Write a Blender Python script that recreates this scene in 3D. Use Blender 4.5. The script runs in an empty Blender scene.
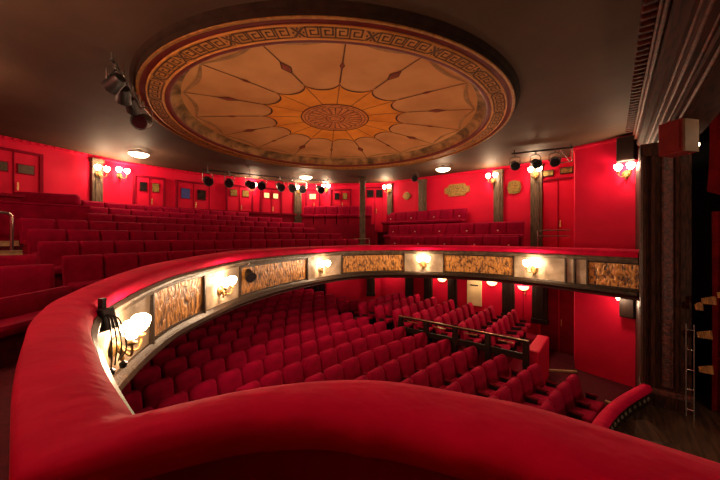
import bpy, bmesh, math, random
from mathutils import Vector, Matrix
from mathutils.geometry import tessellate_polygon
random.seed(7)
PI = math.pi
C = bpy.context.scene.collection
S = bpy.context.scene
# ------------------------------------------------------------------ camera, world, exposure
CZ = 3.85                                     # eye height above the front of the stalls floor
cd = bpy.data.cameras.new('camera'); cam = bpy.data.objects.new('camera', cd); C.objects.link(cam)
cam.location = (0, 0, CZ); cam.rotation_euler = (PI/2, 0, math.radians(40))
cd.sensor_width = 36; cd.lens = 15.0; cd.shift_y = -3/720; cd.clip_start = .03
S.camera = cam
w = bpy.data.worlds.new('world'); S.world = w; w.use_nodes = True
w.node_tree.nodes['Background'].inputs[0].default_value = (.05, .03, .02, 1)
w.node_tree.nodes['Background'].inputs[1].default_value = .2
S.view_settings.view_transform = 'Standard'; S.view_settings.look = 'None'
S.view_settings.gamma = 1; S.view_settings.use_curve_mapping = False
S.view_settings.exposure = 0.0
WARM = (1, .66, .40)
LW = 72; LF = 66; LC = 70; LD = 40; LS = 150                     # watts: wall lamps, balcony front lamps, ceiling lamps, stalls wall lamps
def light(name, loc, power, parent=None, r=.05, col=WARM):
    ld = bpy.data.lights.new(name, 'POINT'); ld.energy = power; ld.color = col; ld.shadow_soft_size = r
    o = bpy.data.objects.new(name, ld); C.objects.link(o); o.location = loc
    if parent: o.parent = parent
    return o

# ------------------------------------------------------------------ materials
def mat(name, col, rough=.6, metal=0, sheen=0, var=0, scale=8, col2=None, bump=0, bscale=60, spec=.3, stretch=None, emit=None, es=0, coat=0, detail=4):
    m = bpy.data.materials.new(name); m.use_nodes = True
    nt = m.node_tree; n = nt.nodes; L = nt.links; b = n['Principled BSDF']
    b.inputs['Base Color'].default_value = (*col, 1); b.inputs['Roughness'].default_value = rough
    b.inputs['Metallic'].default_value = metal; b.inputs['Specular IOR Level'].default_value = spec
    b.inputs['Sheen Weight'].default_value = sheen; b.inputs['Sheen Roughness'].default_value = .4
    b.inputs['Sheen Tint'].default_value = (1, .1, .15, 1); b.inputs['Coat Weight'].default_value = coat
    tc = n.new('ShaderNodeTexCoord'); mp = n.new('ShaderNodeMapping'); L.new(tc.outputs['Object'], mp.inputs[0])
    if stretch: mp.inputs['Scale'].default_value = stretch
    nz = n.new('ShaderNodeTexNoise'); nz.inputs['Scale'].default_value = scale; nz.inputs['Detail'].default_value = detail
    L.new(mp.outputs[0], nz.inputs['Vector'])
    r = n.new('ShaderNodeValToRGB'); L.new(nz.outputs[0], r.inputs[0])
    c2 = col2 or tuple(c*(1-var) for c in col)
    r.color_ramp.elements[0].position = .35; r.color_ramp.elements[0].color = (*c2, 1)
    r.color_ramp.elements[1].position = .65; r.color_ramp.elements[1].color = (*col, 1)
    L.new(r.outputs[0], b.inputs['Base Color'])
    if bump:
        n2 = n.new('ShaderNodeTexNoise'); n2.inputs['Scale'].default_value = bscale; n2.inputs['Detail'].default_value = 3
        L.new(mp.outputs[0], n2.inputs['Vector'])
        bp = n.new('ShaderNodeBump'); bp.inputs['Strength'].default_value = bump; bp.inputs['Distance'].default_value = .02
        L.new(n2.outputs[0], bp.inputs['Height']); L.new(bp.outputs[0], b.inputs['Normal'])
    if emit:
        b.inputs['Emission Color'].default_value = (*emit, 1); b.inputs['Emission Strength'].default_value = es
    return m
M = {}
M['wall'] = mat('red_wall_fabric', (.60, .003, .036), .65, var=.12, scale=1.5, spec=.15, bump=.1, bscale=90)
M['velvet'] = mat('crimson_seat_velvet', (.36, .001, .034), .9, spec=.08, sheen=.06, var=.3, scale=5, bump=.25, bscale=40)
M['velvet_b'] = mat('dark_crimson_seat_velvet', (.27, .001, .027), .9, spec=.08, sheen=.06, var=.3, scale=4, bump=.25, bscale=30)
M['cushion'] = mat('scarlet_parapet_velvet', (.56, .001, .042), .85, spec=.08, sheen=.10, var=.28, scale=2.6, bump=.7, bscale=7)
M['darkred'] = mat('dark_red_panel', (.20, .0015, .016), .85, spec=.1, var=.2, scale=3)
M['carpet'] = mat('dark_red_carpet', (.10, .0015, .010), .95, var=.4, scale=20, bump=.3, bscale=200)
M['ceil'] = mat('brown_ceiling_paint', (.075, .042, .027), .7, var=.18, scale=1.2, spec=.12, bump=.08, bscale=25)
M['black'] = mat('black_metal', (.012, .011, .011), .45, var=.3, scale=12, spec=.5)
M['blackwood'] = mat('black_stained_wood', (.022, .009, .006), .5, var=.5, scale=6, stretch=(6, 6, .6), spec=.2)
M['wood'] = mat('dark_brown_carved_wood', (.045, .013, .006), .6, col2=(.010, .003, .002), scale=7, stretch=(5, 5, .8), spec=.12, bump=.3, bscale=20)
M['woodred'] = mat('reddish_gilt_carving', (.10, .016, .008), .5, col2=(.014, .004, .003), scale=22, spec=.5, bump=1, bscale=25)
M['pilaster'] = mat('weathered_green_brown_wood', (.13, .085, .05), .5, col2=(.04, .025, .016), scale=6, stretch=(6, 6, .7), bump=.3, bscale=30)
M['bronze'] = mat('dark_bronze_moulding', (.045, .026, .015), .45, var=.6, scale=20, metal=.2, bump=.3)
M['grey'] = mat('aged_grey_moulding', (.13, .09, .06), .45, var=.6, scale=8, bump=.3)
M['gold'] = mat('antique_gold', (.40, .17, .035), .5, var=.4, scale=14, metal=.2, bump=.3)
M['ringgold'] = mat('painted_gold_band', (.62, .25, .05), .6, var=.25, scale=6)
M['key'] = mat('dark_key_paint', (.13, .055, .02), .7, var=.2)
M['maroon'] = mat('maroon_ring_paint', (.17, .022, .018), .55, var=.25, scale=5)
M['canvas'] = mat('tan_painted_canvas', (.68, .33, .12), .85, col2=(.52, .23, .075), scale=1.1, detail=6)
M['orange'] = mat('orange_painted_scallops', (.85, .31, .035), .85, col2=(.70, .22, .02), scale=2)
M['garland'] = mat('faded_garland_paint', (.45, .23, .09), .8, col2=(.30, .15, .06), scale=6)
M['outerband'] = mat('dark_umber_moulding', (.03, .016, .011), .8, var=.3, spec=.05)
M['oldgilt'] = mat('tarnished_gilt', (.17, .085, .022), .45, var=.4, scale=20, metal=.3)
M['header'] = mat('dark_reddish_header_wood', (.040, .009, .005), .75, col2=(.010, .003, .002), scale=6, stretch=(5, .5, 5), spec=.06)
M['headerbead'] = mat('reddish_gilt_bead', (.10, .018, .008), .6, col2=(.02, .005, .003), scale=14, spec=.12)
M['line'] = mat('brown_painted_line', (.12, .042, .018), .8, var=.2)
M['lineor'] = mat('rust_painted_line', (.36, .11, .02), .8, var=.2)
M['lozenge'] = mat('rust_red_painted_lozenge', (.30, .06, .03), .8, var=.3)
M['rosette'] = mat('rosette_paint', (.74, .27, .07), .8, col2=(.50, .14, .04), scale=12)
M['cove'] = mat('garlanded_cove_paint', (.42, .22, .08), .7, col2=(.10, .055, .022), scale=3.5, detail=8, bump=.6, bscale=14)
M['cream'] = mat('aged_cream_panel', (.44, .34, .24), .4, col2=(.22, .15, .09), scale=3, bump=.3, bscale=14, spec=.5)
M['creamlight'] = mat('cream_corridor_wall', (.75, .58, .30), .8, var=.2, scale=3)
M['chrome'] = mat('worn_chrome', (.55, .5, .45), .25, metal=.9, var=.2)
M['brass'] = mat('brass', (.75, .48, .2), .3, metal=.8, var=.2)
M['glassdark'] = mat('dark_glass', (.01, .01, .012), .08, spec=.7, var=.1)
M['blueglass'] = mat('bluish_door_pane', (.03, .035, .09), .15, spec=.6, emit=(.25, .3, .9), es=.05, var=.2)
M['litglass'] = mat('lit_pane', (.5, .4, .2), .3, emit=(1, .62, .25), es=1.2)
M['bulb'] = mat('glowing_frosted_shade', (.9, .8, .6), .5, emit=(1, .74, .46), es=30)
M['dish'] = mat('glowing_glass_dish', (.9, .85, .7), .4, emit=(1, .8, .55), es=4.5)
M['halfdish'] = mat('glowing_alabaster_bowl', (.9, .7, .45), .5, emit=(1, .55, .25), es=3.5)
M['plaque'] = mat('aged_green_gold_plaque', (.33, .22, .05), .45, col2=(.10, .07, .02), scale=22, metal=.3, bump=.5)
M['brownplate'] = mat('dark_brown_plate', (.09, .05, .025), .5, var=.4, scale=20)
M['edge'] = mat('pale_step_nosing', (.62, .4, .2), .5, var=.3)
M['stagefloor'] = mat('worn_dark_stage_boards', (.075, .035, .02), .45, col2=(.03, .015, .01), scale=3, stretch=(8, .6, 1), spec=.15)
M['redbox'] = mat('red_painted_box', (.16, .012, .010), .7, spec=.1, var=.3, scale=5)
M['beige'] = mat('beige_board', (.12, .06, .028), .7, var=.3, scale=5)
M['drape'] = mat('deep_red_stage_drape', (.22, .004, .006), .9, spec=.1, var=.4, scale=3)
M['fringe'] = mat('gold_fringe', (.30, .13, .03), .7, col2=(.14, .05, .012), scale=40, stretch=(1, 1, .2))
M['whiteplate'] = mat('pale_number_plate', (.75, .6, .5), .3, var=.1)

# carved and gilded balcony panel: gold foliage over a dark brown ground
def carved():
    m = bpy.data.materials.new('carved_gilded_panel'); m.use_nodes = True
    nt = m.node_tree; n = nt.nodes; L = nt.links; b = n['Principled BSDF']
    tc = n.new('ShaderNodeTexCoord')
    v = n.new('ShaderNodeTexVoronoi'); v.inputs['Scale'].default_value = 16; v.feature = 'F1'
    nz = n.new('ShaderNodeTexNoise'); nz.inputs['Scale'].default_value = 13; nz.inputs['Detail'].default_value = 6; nz.inputs['Distortion'].default_value = 1.5
    mp = n.new('ShaderNodeMapping'); mp.inputs['Scale'].default_value = (1, 1, .45); L.new(tc.outputs['Object'], mp.inputs[0])
    L.new(mp.outputs[0], v.inputs['Vector']); L.new(mp.outputs[0], nz.inputs['Vector'])
    mx = n.new('ShaderNodeMath'); mx.operation = 'MULTIPLY_ADD'; L.new(nz.outputs[0], mx.inputs[0]); mx.inputs[1].default_value = 1.3
    inv = n.new('ShaderNodeMath'); inv.operation = 'MULTIPLY'; inv.inputs[1].default_value = -.5; L.new(v.outputs[0], inv.inputs[0]); L.new(inv.outputs[0], mx.inputs[2])
    r = n.new('ShaderNodeValToRGB'); L.new(mx.outputs[0], r.inputs[0])
    e = r.color_ramp.elements; e[0].position = .18; e[0].color = (.07, .026, .008, 1); e[1].position = .55; e[1].color = (.62, .29, .062, 1)
    x = e.new(.36); x.color = (.42, .18, .035, 1)
    L.new(r.outputs[0], b.inputs['Base Color']); b.inputs['Roughness'].default_value = .42; b.inputs['Metallic'].default_value = .15
    bp = n.new('ShaderNodeBump'); bp.inputs['Strength'].default_value = .8; bp.inputs['Distance'].default_value = .03
    L.new(mx.outputs[0], bp.inputs['Height']); L.new(bp.outputs[0], b.inputs['Normal'])
    return m
M['carved'] = carved()

# ------------------------------------------------------------------ mesh helpers
class MB:
    def __init__(s): s.bm = bmesh.new()
    def box(s, c, d, rz=0, bev=0, rx=0, ry=0, seg=2):
        b = bmesh.new(); bmesh.ops.create_cube(b, size=1)
        for v in b.verts: v.co = Vector((v.co.x*d[0], v.co.y*d[1], v.co.z*d[2]))
        if bev: bmesh.ops.bevel(b, geom=list(b.edges), offset=bev, segments=seg, affect='EDGES', profile=.5)
        mt = Matrix.Translation(c) @ Matrix.Rotation(rz, 4, 'Z') @ Matrix.Rotation(ry, 4, 'Y') @ Matrix.Rotation(rx, 4, 'X')
        b.transform(mt); s.merge(b); return s
    def merge(s, b):
        me = bpy.data.meshes.new('tmp'); b.to_mesh(me); b.free(); s.bm.from_mesh(me); bpy.data.meshes.remove(me)
    def tube(s, pts, r, seg=8):
        pts = [Vector(p) for p in pts]; rings = []
        up = None
        for i, p in enumerate(pts):
            d = (pts[min(i+1, len(pts)-1)] - pts[max(i-1, 0)]).normalized()
            if up is None: up = Vector((0, 0, 1)) if abs(d.z) < .9 else Vector((1, 0, 0))
            a = d.cross(up)
            if a.length < 1e-4: a = d.cross(Vector((0, 1, 0)))
            a.normalize(); b = a.cross(d).normalized(); up = b
            rr = r[i] if isinstance(r, (list, tuple)) else r
            rings.append([s.bm.verts.new(p + (a*math.cos(t) + b*math.sin(t))*rr) for t in [2*PI*k/seg for k in range(seg)]])
        for A, B in zip(rings, rings[1:]):
            for k in range(seg): s.bm.faces.new((A[k], A[(k+1) % seg], B[(k+1) % seg], B[k]))
        s.bm.faces.new(rings[0]); s.bm.faces.new(list(reversed(rings[-1]))); return s
    def lathe(s, prof, o=(0, 0, 0), seg=24, axis='Z', closed=False, M4=None):
        o = Vector(o); rings = []; R = {'Z': Matrix.Identity(4), 'X': Matrix.Rotation(PI/2, 4, 'Y'), 'Y': Matrix.Rotation(-PI/2, 4, 'X')}[axis]
        if M4: R = M4 @ R
        for (r, z) in prof:
            if r < 1e-6: rings.append([s.bm.verts.new(o + (R @ Vector((0, 0, z))))])
            else: rings.append([s.bm.verts.new(o + (R @ Vector((r*math.cos(2*PI*k/seg), r*math.sin(2*PI*k/seg), z)))) for k in range(seg)])
        prs = list(zip(rings, rings[1:]))
        if closed: prs.append((rings[-1], rings[0]))
        for A, B in prs:
            for k in range(seg):
                k2 = (k+1) % seg
                if len(A) == 1 and len(B) == 1: continue
                if len(A) == 1: s.bm.faces.new((A[0], B[k2], B[k]))
                elif len(B) == 1: s.bm.faces.new((A[k], A[k2], B[0]))
                else: s.bm.faces.new((A[k], A[k2], B[k2], B[k]))
        return s
    def prism(s, poly, z0, z1):                       # plan polygon extruded upwards, z may be a function of (x, y)
        f0 = z0 if callable(z0) else (lambda x, y: z0); f1 = z1 if callable(z1) else (lambda x, y: z1)
        a = [s.bm.verts.new((x, y, f0(x, y))) for x, y in poly]; b = [s.bm.verts.new((x, y, f1(x, y))) for x, y in poly]
        n = len(poly)
        for i in range(n): s.bm.faces.new((a[i], a[(i+1) % n], b[(i+1) % n], b[i]))
        for t in tessellate_polygon([[Vector((x, y, 0)) for x, y in poly]]):
            s.bm.faces.new([a[i] for i in t]); s.bm.faces.new([b[i] for i in reversed(t)])
        return s
    def strip(s, A, B, z0, z1):                       # curved slab between two plan curves
        n = len(A); rows = []
        for (a, b) in zip(A, B):
            rows.append([s.bm.verts.new((a[0], a[1], z0)), s.bm.verts.new((a[0], a[1], z1)), s.bm.verts.new((b[0], b[1], z1)), s.bm.verts.new((b[0], b[1], z0))])
        for R1, R2 in zip(rows, rows[1:]):
            for k in range(4): s.bm.faces.new((R1[k], R1[(k+1) % 4], R2[(k+1) % 4], R2[k]))
        s.bm.faces.new(rows[0]); s.bm.faces.new(list(reversed(rows[-1]))); return s
    def sweep(s, path, prof, dz=None, ws=None):                # path in plan; profile = closed loop of (offset to the left, z)
        N = normals(path); rows = []
        for i, p in enumerate(path):
            z = dz[i] if dz else 0; k = ws[i] if ws else 1
            rows.append([s.bm.verts.new((p[0]+N[i][0]*(a*k if a > .05 else a), p[1]+N[i][1]*(a*k if a > .05 else a), b+z)) for a, b in prof])
        m = len(prof)
        for R1, R2 in zip(rows, rows[1:]):
            for k in range(m): s.bm.faces.new((R1[k], R1[(k+1) % m], R2[(k+1) % m], R2[k]))
        s.bm.faces.new(rows[0]); s.bm.faces.new(list(reversed(rows[-1]))); return s
    def build(s, name, m, parent=None, smooth=False, auto=None, rz=0, loc=None):
        bmesh.ops.recalc_face_normals(s.bm, faces=s.bm.faces)
        me = bpy.data.meshes.new(name); s.bm.to_mesh(me); s.bm.free(); me.materials.append(M[m] if isinstance(m, str) else m)
        if smooth:
            for p in me.polygons: p.use_smooth = True
            if auto: me.set_sharp_from_angle(angle=math.radians(auto))
        o = bpy.data.objects.new(name, me); C.objects.link(o)
        if loc: o.location = loc
        if rz: o.rotation_euler.z = rz
        if parent: o.parent = parent
        return o
def normals(path):
    out = []; n = len(path)
    for i in range(n):
        def nn(a, b):
            d = Vector((b[0]-a[0], b[1]-a[1])).normalized(); return Vector((-d.y, d.x))
        if i == 0: v = nn(path[0], path[1])
        elif i == n-1: v = nn(path[-2], path[-1])
        else:
            a = nn(path[i-1], path[i]); b = nn(path[i], path[i+1]); v = (a+b).normalized(); v = v / max(.5, v.dot(a))
        out.append((v.x, v.y))
    return out
def spline(P, k=6):
    out = []
    for i in range(len(P)-1):
        p0 = P[max(i-1, 0)]; p1 = P[i]; p2 = P[i+1]; p3 = P[min(i+2, len(P)-1)]
        for j in range(k):
            t = j/k
            out.append(tuple(.5*((2*b)+(-a+c)*t+(2*a-5*b+4*c-d)*t*t+(-a+3*b-3*c+d)*t**3) for a, b, c, d in zip(p0, p1, p2, p3)))
    out.append(tuple(P[-1])); return out
def thing(name, label, cat, loc=(0, 0, 0), rz=0, group=None):
    o = bpy.data.objects.new(name, None); C.objects.link(o); o.empty_display_size = .1
    o.location = loc; o.rotation_euler = (0, 0, rz); o['label'] = label; o['category'] = cat
    if group: o['group'] = group
    return o
def tag(o, label, cat, group=None):
    o['label'] = label; o['category'] = cat
    if group: o['group'] = group
    return o
def struct(o, label=None):
    o['kind'] = 'structure'
    if label: o['label'] = label
    return o
def dup(root, loc, rz, label=None, group=None):
    def cp(o, par):
        c = o.copy(); C.objects.link(c); c.parent = par
        for ch in KIDS[o.name]: cp(ch, c)
        return c
    r = cp(root, None); r.location = loc; r.rotation_euler = (0, 0, rz)
    if label: r['label'] = label
    if group: r['group'] = group
    return r
KIDS = {}
def remember(o):
    ch = [c for c in bpy.data.objects if c.parent == o]; KIDS[o.name] = ch
    for c in ch: remember(c)
ORD = ['first', 'second', 'third', 'fourth', 'fifth', 'sixth', 'seventh', 'eighth', 'ninth', 'tenth', 'eleventh', 'twelfth', 'thirteenth', 'fourteenth', 'fifteenth', 'sixteenth', 'seventeenth', 'eighteenth']
F_CAM = 300.0
def px(u, v, z):                                   # where a point falls in the photograph: used only to leave out seats nobody can see
    a = math.radians(40); Y = -u*math.sin(a)+v*math.cos(a); X = u*math.cos(a)+v*math.sin(a)
    if Y < .05: return None
    return (360+F_CAM*X/Y, 237-F_CAM*(z-CZ)/Y)

# ------------------------------------------------------------------ room shell
CEIL = 6.47
W = [(.55, 10.35), (-.82, 10.73), (-.95, 12.0), (-3.96, 12.0), (-8.6, 11.8), (-11.8, 9.5), (-12.95, 5.2), (-13.0, 2.6), (-12.4, .9), (-12.1, -.04), (-11.5, -1.3), (6.5, -1.3), (6.5, 12.5), (.55, 12.5)]
def wall(name, a, b, z0=-.1, z1=CEIL+.05, m='wall', th=.2):
    d = Vector((b[0]-a[0], b[1]-a[1])); L_ = d.length; d.normalize(); n = Vector((d.y, -d.x))   # outwards: hall lies to the left of a -> b
    q = MB(); q.prism([(a[0], a[1]), (b[0], b[1]), (b[0]+n.x*th, b[1]+n.y*th), (a[0]+n.x*th, a[1]+n.y*th)], z0, z1)
    return struct(q.build(name, m))
def wallpoly(name, P, th=.2, z0=-.1, z1=CEIL+.05, m='wall'):
    q = MB(); q.sweep(P, [(0, z0), (0, z1), (-th, z1), (-th, z0)]); return struct(q.build(name, m))
wallpoly('wall_splayed', W[0:3])
wallpoly('wall_far', W[2:5])
wallpoly('wall_rear', W[4:11])
wallpoly('wall_near', [(-11.5, -1.3), (6.5, -1.3)])
wallpoly('wall_stage', [(6.5, -1.3), (6.5, 12.5), (.9, 12.5)], m='black')
q = MB(); q.prism([(x*1.01, y) for x, y in [(6.6, -1.5), (6.6, 12.7), (-14, 12.7), (-14, -1.5)]], CEIL, CEIL+.15)
# opening above the dome is left flat: the dome hangs as a saucer inside its ring
bmr = q.bm; bmr.clear()
DU, DV = -5.12, 5.17
R0 = 3.38
seg = 96
ring = [(DU+R0*math.cos(2*PI*k/seg), DV+R0*math.sin(2*PI*k/seg)) for k in range(seg)]
def sqpt(a):                                        # where the ray from the dome's centre meets the ceiling's outline
    c, s_ = math.cos(a), math.sin(a); t = 1e9
    for lim, comp, o in ((6.7, c, DU), (-14.0, c, DU), (12.7, s_, DV), (-1.5, s_, DV)):
        if abs(comp) > 1e-6:
            k = (lim-o)/comp
            if k > 0: t = min(t, k)
    return (DU+c*t, DV+s_*t)
angs = sorted(set([2*PI*k/seg for k in range(seg)] + [math.atan2(y-DV, x-DU) % (2*PI) for x in (6.7, -14) for y in (12.7, -1.5)]))
lo = [(bmr.verts.new((DU+R0*math.cos(a), DV+R0*math.sin(a), CEIL)), bmr.verts.new((*sqpt(a), CEIL))) for a in angs]
for i in range(len(lo)):
    a, b = lo[i], lo[(i+1) % len(lo)]; bmr.faces.new((a[0], a[1], b[1], b[0]))
r_ = bmesh.ops.extrude_face_region(bmr, geom=list(bmr.faces))
for v in r_['geom']:
    if isinstance(v, bmesh.types.BMVert): v.co.z += .15
struct(q.build('ceiling', 'ceil'))
# floors
def stalls_z(u): return .045*max(0, -u-.4)
q = MB(); A = [(x, -1.3) for x in [1.2, -.4, -4, -8, -13.1]]; 
for i in range(4):
    x0, x1 = A[i][0], A[i+1][0]
    q.prism([(x0, -1.3), (x0, 12.2), (x1, 12.2), (x1, -1.3)], -.2, lambda x, y: stalls_z(x))
struct(q.build('floor', 'carpet'))
# stage floor with bowed front edge
SE = spline([(.5, 7.75), (.12, 6.75), (-.13, 5.75), (-.25, 4.6), (-.13, 3.4), (.12, 2.4), (.5, 1.4)], 6)
q = MB(); q.prism(list(reversed(SE)) + [(.5, 7.8), (.55, 10.3), (.9, 12.5), (6.4, 12.5), (6.4, -1.2), (.55, -1.2)], .0, .75)
struct(q.build('stage_floor', 'stagefloor'), 'dark worn wooden stage floor with bowed front edge')

# cornice: a red bead band along the top of the walls
q = MB(); cp = spline(W[0:11], 1)
q.sweep(cp, [(0, CEIL-.02), (0, CEIL-.09), (.03, CEIL-.10), (.07, CEIL-.05), (.07, CEIL-.0)])
for i in range(len(cp)-1):
    a = Vector(cp[i]); b = Vector(cp[i+1]); L_ = (b-a).length; d = (b-a)/L_; n = Vector((-d.y, d.x)); k = int(L_/.16)
    for j in range(k):
        p = a+d*(j+.5)*L_/k+n*.07; q.box((p.x, p.y, CEIL-.035), (.07, .05, .06), rz=math.atan2(d.y, d.x))
struct(q.build('trim_1', 'wall'), 'red beaded cornice under the ceiling')

# ------------------------------------------------------------------ dome with its ring
ring_t = thing('ceiling_dome', 'large round painted ceiling dome with orange scallops and greek key ring', 'ceiling dome', (DU, DV, 6.35))
def lz(z): return z-6.35
def latheP(name, prof, m, smooth=True): return MB().lathe([(r, lz(z)) for r, z in prof], seg=128).build(name, m, ring_t, smooth, 40)
latheP('outer_moulding', [(3.95, 6.47), (3.93, 6.43), (3.90, 6.41), (3.89, 6.37), (3.87, 6.35), (3.87, 6.47)], 'outerband')
latheP('gold_bead', [(3.87, 6.37), (3.865, 6.34), (3.84, 6.335), (3.82, 6.345), (3.82, 6.37)], 'gold')
latheP('maroon_band', [(3.825, 6.40), (3.82, 6.36), (3.78, 6.375), (3.74, 6.365), (3.73, 6.35), (3.73, 6.40)], 'maroon')
latheP('key_band', [(3.735, 6.37), (3.73, 6.340), (3.72, 6.335), (3.71, 6.345), (3.49, 6.345), (3.48, 6.335), (3.46, 6.340), (3.455, 6.37)], 'ringgold')
latheP('inner_maroon_band', [(3.46, 6.40), (3.455, 6.35), (3.42, 6.345), (3.39, 6.35), (3.37, 6.37), (3.37, 6.40)], 'maroon')
latheP('cove', [(3.38, 6.37), (3.36, 6.44), (3.37, 6.48), (3.34, 6.53), (3.27, 6.57), (3.15, 6.60)], 'cove')
def dz(r): return lz(6.60 + .125*(1-(r/3.05)**2))
def rad(name, m, rings_, segs=128):                     # painted zone between two radii given as functions of angle
    q = MB(); n = len(rings_); rows = []
    for k in range(segs):
        a = 2*PI*k/segs; rows.append([q.bm.verts.new((rf(a)*math.cos(a), rf(a)*math.sin(a), dz(rf(a))-off)) for rf, off in rings_])
    for k in range(segs):
        A, B = rows[k], rows[(k+1) % segs]
        for i in range(n-1): q.bm.faces.new((A[i], A[i+1], B[i+1], B[i]))
    return q.build(name, m, ring_t, True)
NP = 16; A0 = math.radians(-42.5)                    # one cusp points straight at the photographer's side
def scal(a, rc=1.76, rs=1.47):
    t = ((a-A0) / (2*PI/NP)) % 1.0; s_ = abs(2*t-1); return rs + (rc-rs)*(1-math.sqrt(max(0, 1-s_**2.2)))
canvas = rad('painted_canvas', 'canvas', [((lambda a, k=k: .001+3.24*k/12), 0) for k in range(13)])
rad('scallop_rosette_ground', 'orange', [((lambda a, k=k: .02 + (scal(a)-.02)*k/6), .004) for k in range(7)], 384)
rad('scallop_outline', 'line', [((lambda a: scal(a)-.022), .007), ((lambda a: scal(a)+.022), .007)], 384)
def bar(q, a, r0, r1, w0, w1=None, off=.006, n=6):
    w1 = w1 or w0; c, s_ = math.cos(a), math.sin(a); prev = None
    for i in range(n+1):
        r = r0+(r1-r0)*i/n; ww = w0+(w1-w0)*i/n; z = dz(r)-off
        v = [q.bm.verts.new((r*c-s_*e, r*s_+c*e, z)) for e in (-ww/2, ww/2)]
        if prev: q.bm.faces.new((prev[0], prev[1], v[1], v[0]))
        prev = v
for k in range(NP):
    q = MB(); q2 = MB(); q3 = MB(); q4 = MB()
    a = A0 + 2*PI*k/NP; c, s_ = math.cos(a), math.sin(a)
    bar(q, a, 1.76, 3.15, .030, .018); bar(q2, a, .78, 1.74, .022, .022, .008)
    big = k % 2 == 1; L_ = .17 if big else .10; wd = .07 if big else .035; rm = 2.38
    for qq, sc, of in ((q, 1.35, .008), (q3, 1.0, .010)):
        P = [(rm-L_*sc, 0), (rm, -wd*sc), (rm+L_*sc, 0), (rm, wd*sc)]
        qq.bm.faces.new([qq.bm.verts.new((r*c-s_*e, r*s_+c*e, dz(r)-of)) for r, e in P])
    # little garland bow at the canvas rim
    a2 = a + PI/NP; prev = None
    for i in range(17):
        t = i/16; aa = a + t*2*PI/NP; r = 3.16 - .16*math.sin(PI*t); wd2 = .015+.025*math.sin(PI*t)
        v = [q4.bm.verts.new((rr*math.cos(aa), rr*math.sin(aa), dz(rr)-.006)) for rr in (r-wd2, r+wd2)]
        if prev: q4.bm.faces.new((prev[0], prev[1], v[1], v[0]))
        prev = v
    q.build('radial_line', 'line', ring_t); q2.build('rosette_ray', 'lineor', ring_t); q3.build('lozenge', 'lozenge', ring_t); q4.build('garland', 'garland', ring_t)
rad('rosette_disc', 'rosette', [((lambda a, k=k: .01+.19*k), .010) for k in range(5)], 64)
def ringline(q, r, wd, off=.014, segs=96, rf=None):
    rf = rf or (lambda a: r); rows = []
    for k in range(segs):
        a = 2*PI*k/segs; rows.append([q.bm.verts.new((rr*math.cos(a), rr*math.sin(a), dz(rr)-off)) for rr in (rf(a)-wd/2, rf(a)+wd/2)])
    for k in range(segs):
        A, B = rows[k], rows[(k+1) % segs]; q.bm.faces.new((A[0], A[1], B[1], B[0]))
q = MB(); ringline(q, .80, .03); ringline(q, .72, .014); ringline(q, 0, .022, segs=384, rf=lambda a: .60+.05*abs(math.sin(12*a))); ringline(q, .22, .02); ringline(q, .13, .02)
for k in range(24): bar(q, 2*PI*k/24, .22, .60, .012, .03, .013, 2)
q.build('rosette_ornament', 'line', ring_t)
# greek key painted on the ring
q = MB(); KZ = 6.341-6.35
r_in, r_out = 3.51, 3.69; hgt = r_out-r_in
def kseg(a0, t0, a1, t1, wd=.022):                 # thin rectangle between two grid points (angle, radius)
    if abs(a1-a0) < 1e-9:
        lo_, hi = sorted((t0, t1)); lo_ -= wd/2; hi += wd/2; da = wd/2/3.5
        P = [(a0-da, lo_), (a0+da, lo_), (a0+da, hi), (a0-da, hi)]
        q.bm.faces.new([q.bm.verts.new((r*math.cos(a), r*math.sin(a), KZ)) for a, r in P])
    else:
        lo_, hi = sorted((a0, a1)); da = wd/2/3.5; lo_ -= da; hi += da; n = 2; prev = None
        for i in range(n+1):
            a = lo_+(hi-lo_)*i/n; v = [q.bm.verts.new((r*math.cos(a), r*math.sin(a), KZ)) for r in (t0-wd/2, t0+wd/2)]
            if prev: q.bm.faces.new((prev[0], prev[1], v[1], v[0]))
            prev = v
NS = 25; SEC = 2*PI/NS; XW = SEC*.21; KW = (SEC-XW)/4
key = [(0, 0), (0, 4), (4.2, 4), (4.2, 1.1), (1.5, 1.1), (1.5, 2.8), (2.9, 2.8)]
for s_i in range(NS):
    base = s_i*SEC + math.radians(-52.4)
    for kk in range(4):
        b0 = base + XW/2 + kk*KW
        P = [(b0 + x/5*KW*.98, r_in+y/4*hgt) for x, y in key]
        for (a0, t0), (a1, t1) in zip(P, P[1:]): kseg(a0, t0, a1, t1)
        kseg(b0, r_in, b0+KW, r_in)
    for sg in (-1, 1):                              # crossed ribbon between the runs
        a_, b_ = base-XW*.36, base+XW*.36
        P0 = Vector((a_, r_in if sg > 0 else r_out)); P1 = Vector((b_, r_out if sg > 0 else r_in)); e = .006
        q.bm.faces.new([q.bm.verts.new((r*math.cos(a), r*math.sin(a), KZ-.001*sg)) for a, r in ((P0.x-e, P0.y), (P0.x+e, P0.y), (P1.x+e, P1.y), (P1.x-e, P1.y))])
    for da_, dr in ((XW*.33, 0), (-XW*.33, 0), (0, .07), (0, -.07)):
        c0 = base+da_; rr = (r_in+r_out)/2+dr
        q.bm.faces.new([q.bm.verts.new((r*math.cos(a), r*math.sin(a), KZ-.002)) for a, r in ((c0-.005, rr), (c0, rr+.025), (c0+.005, rr), (c0, rr-.025))])
q.build('greek_key', 'key', ring_t)

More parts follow.
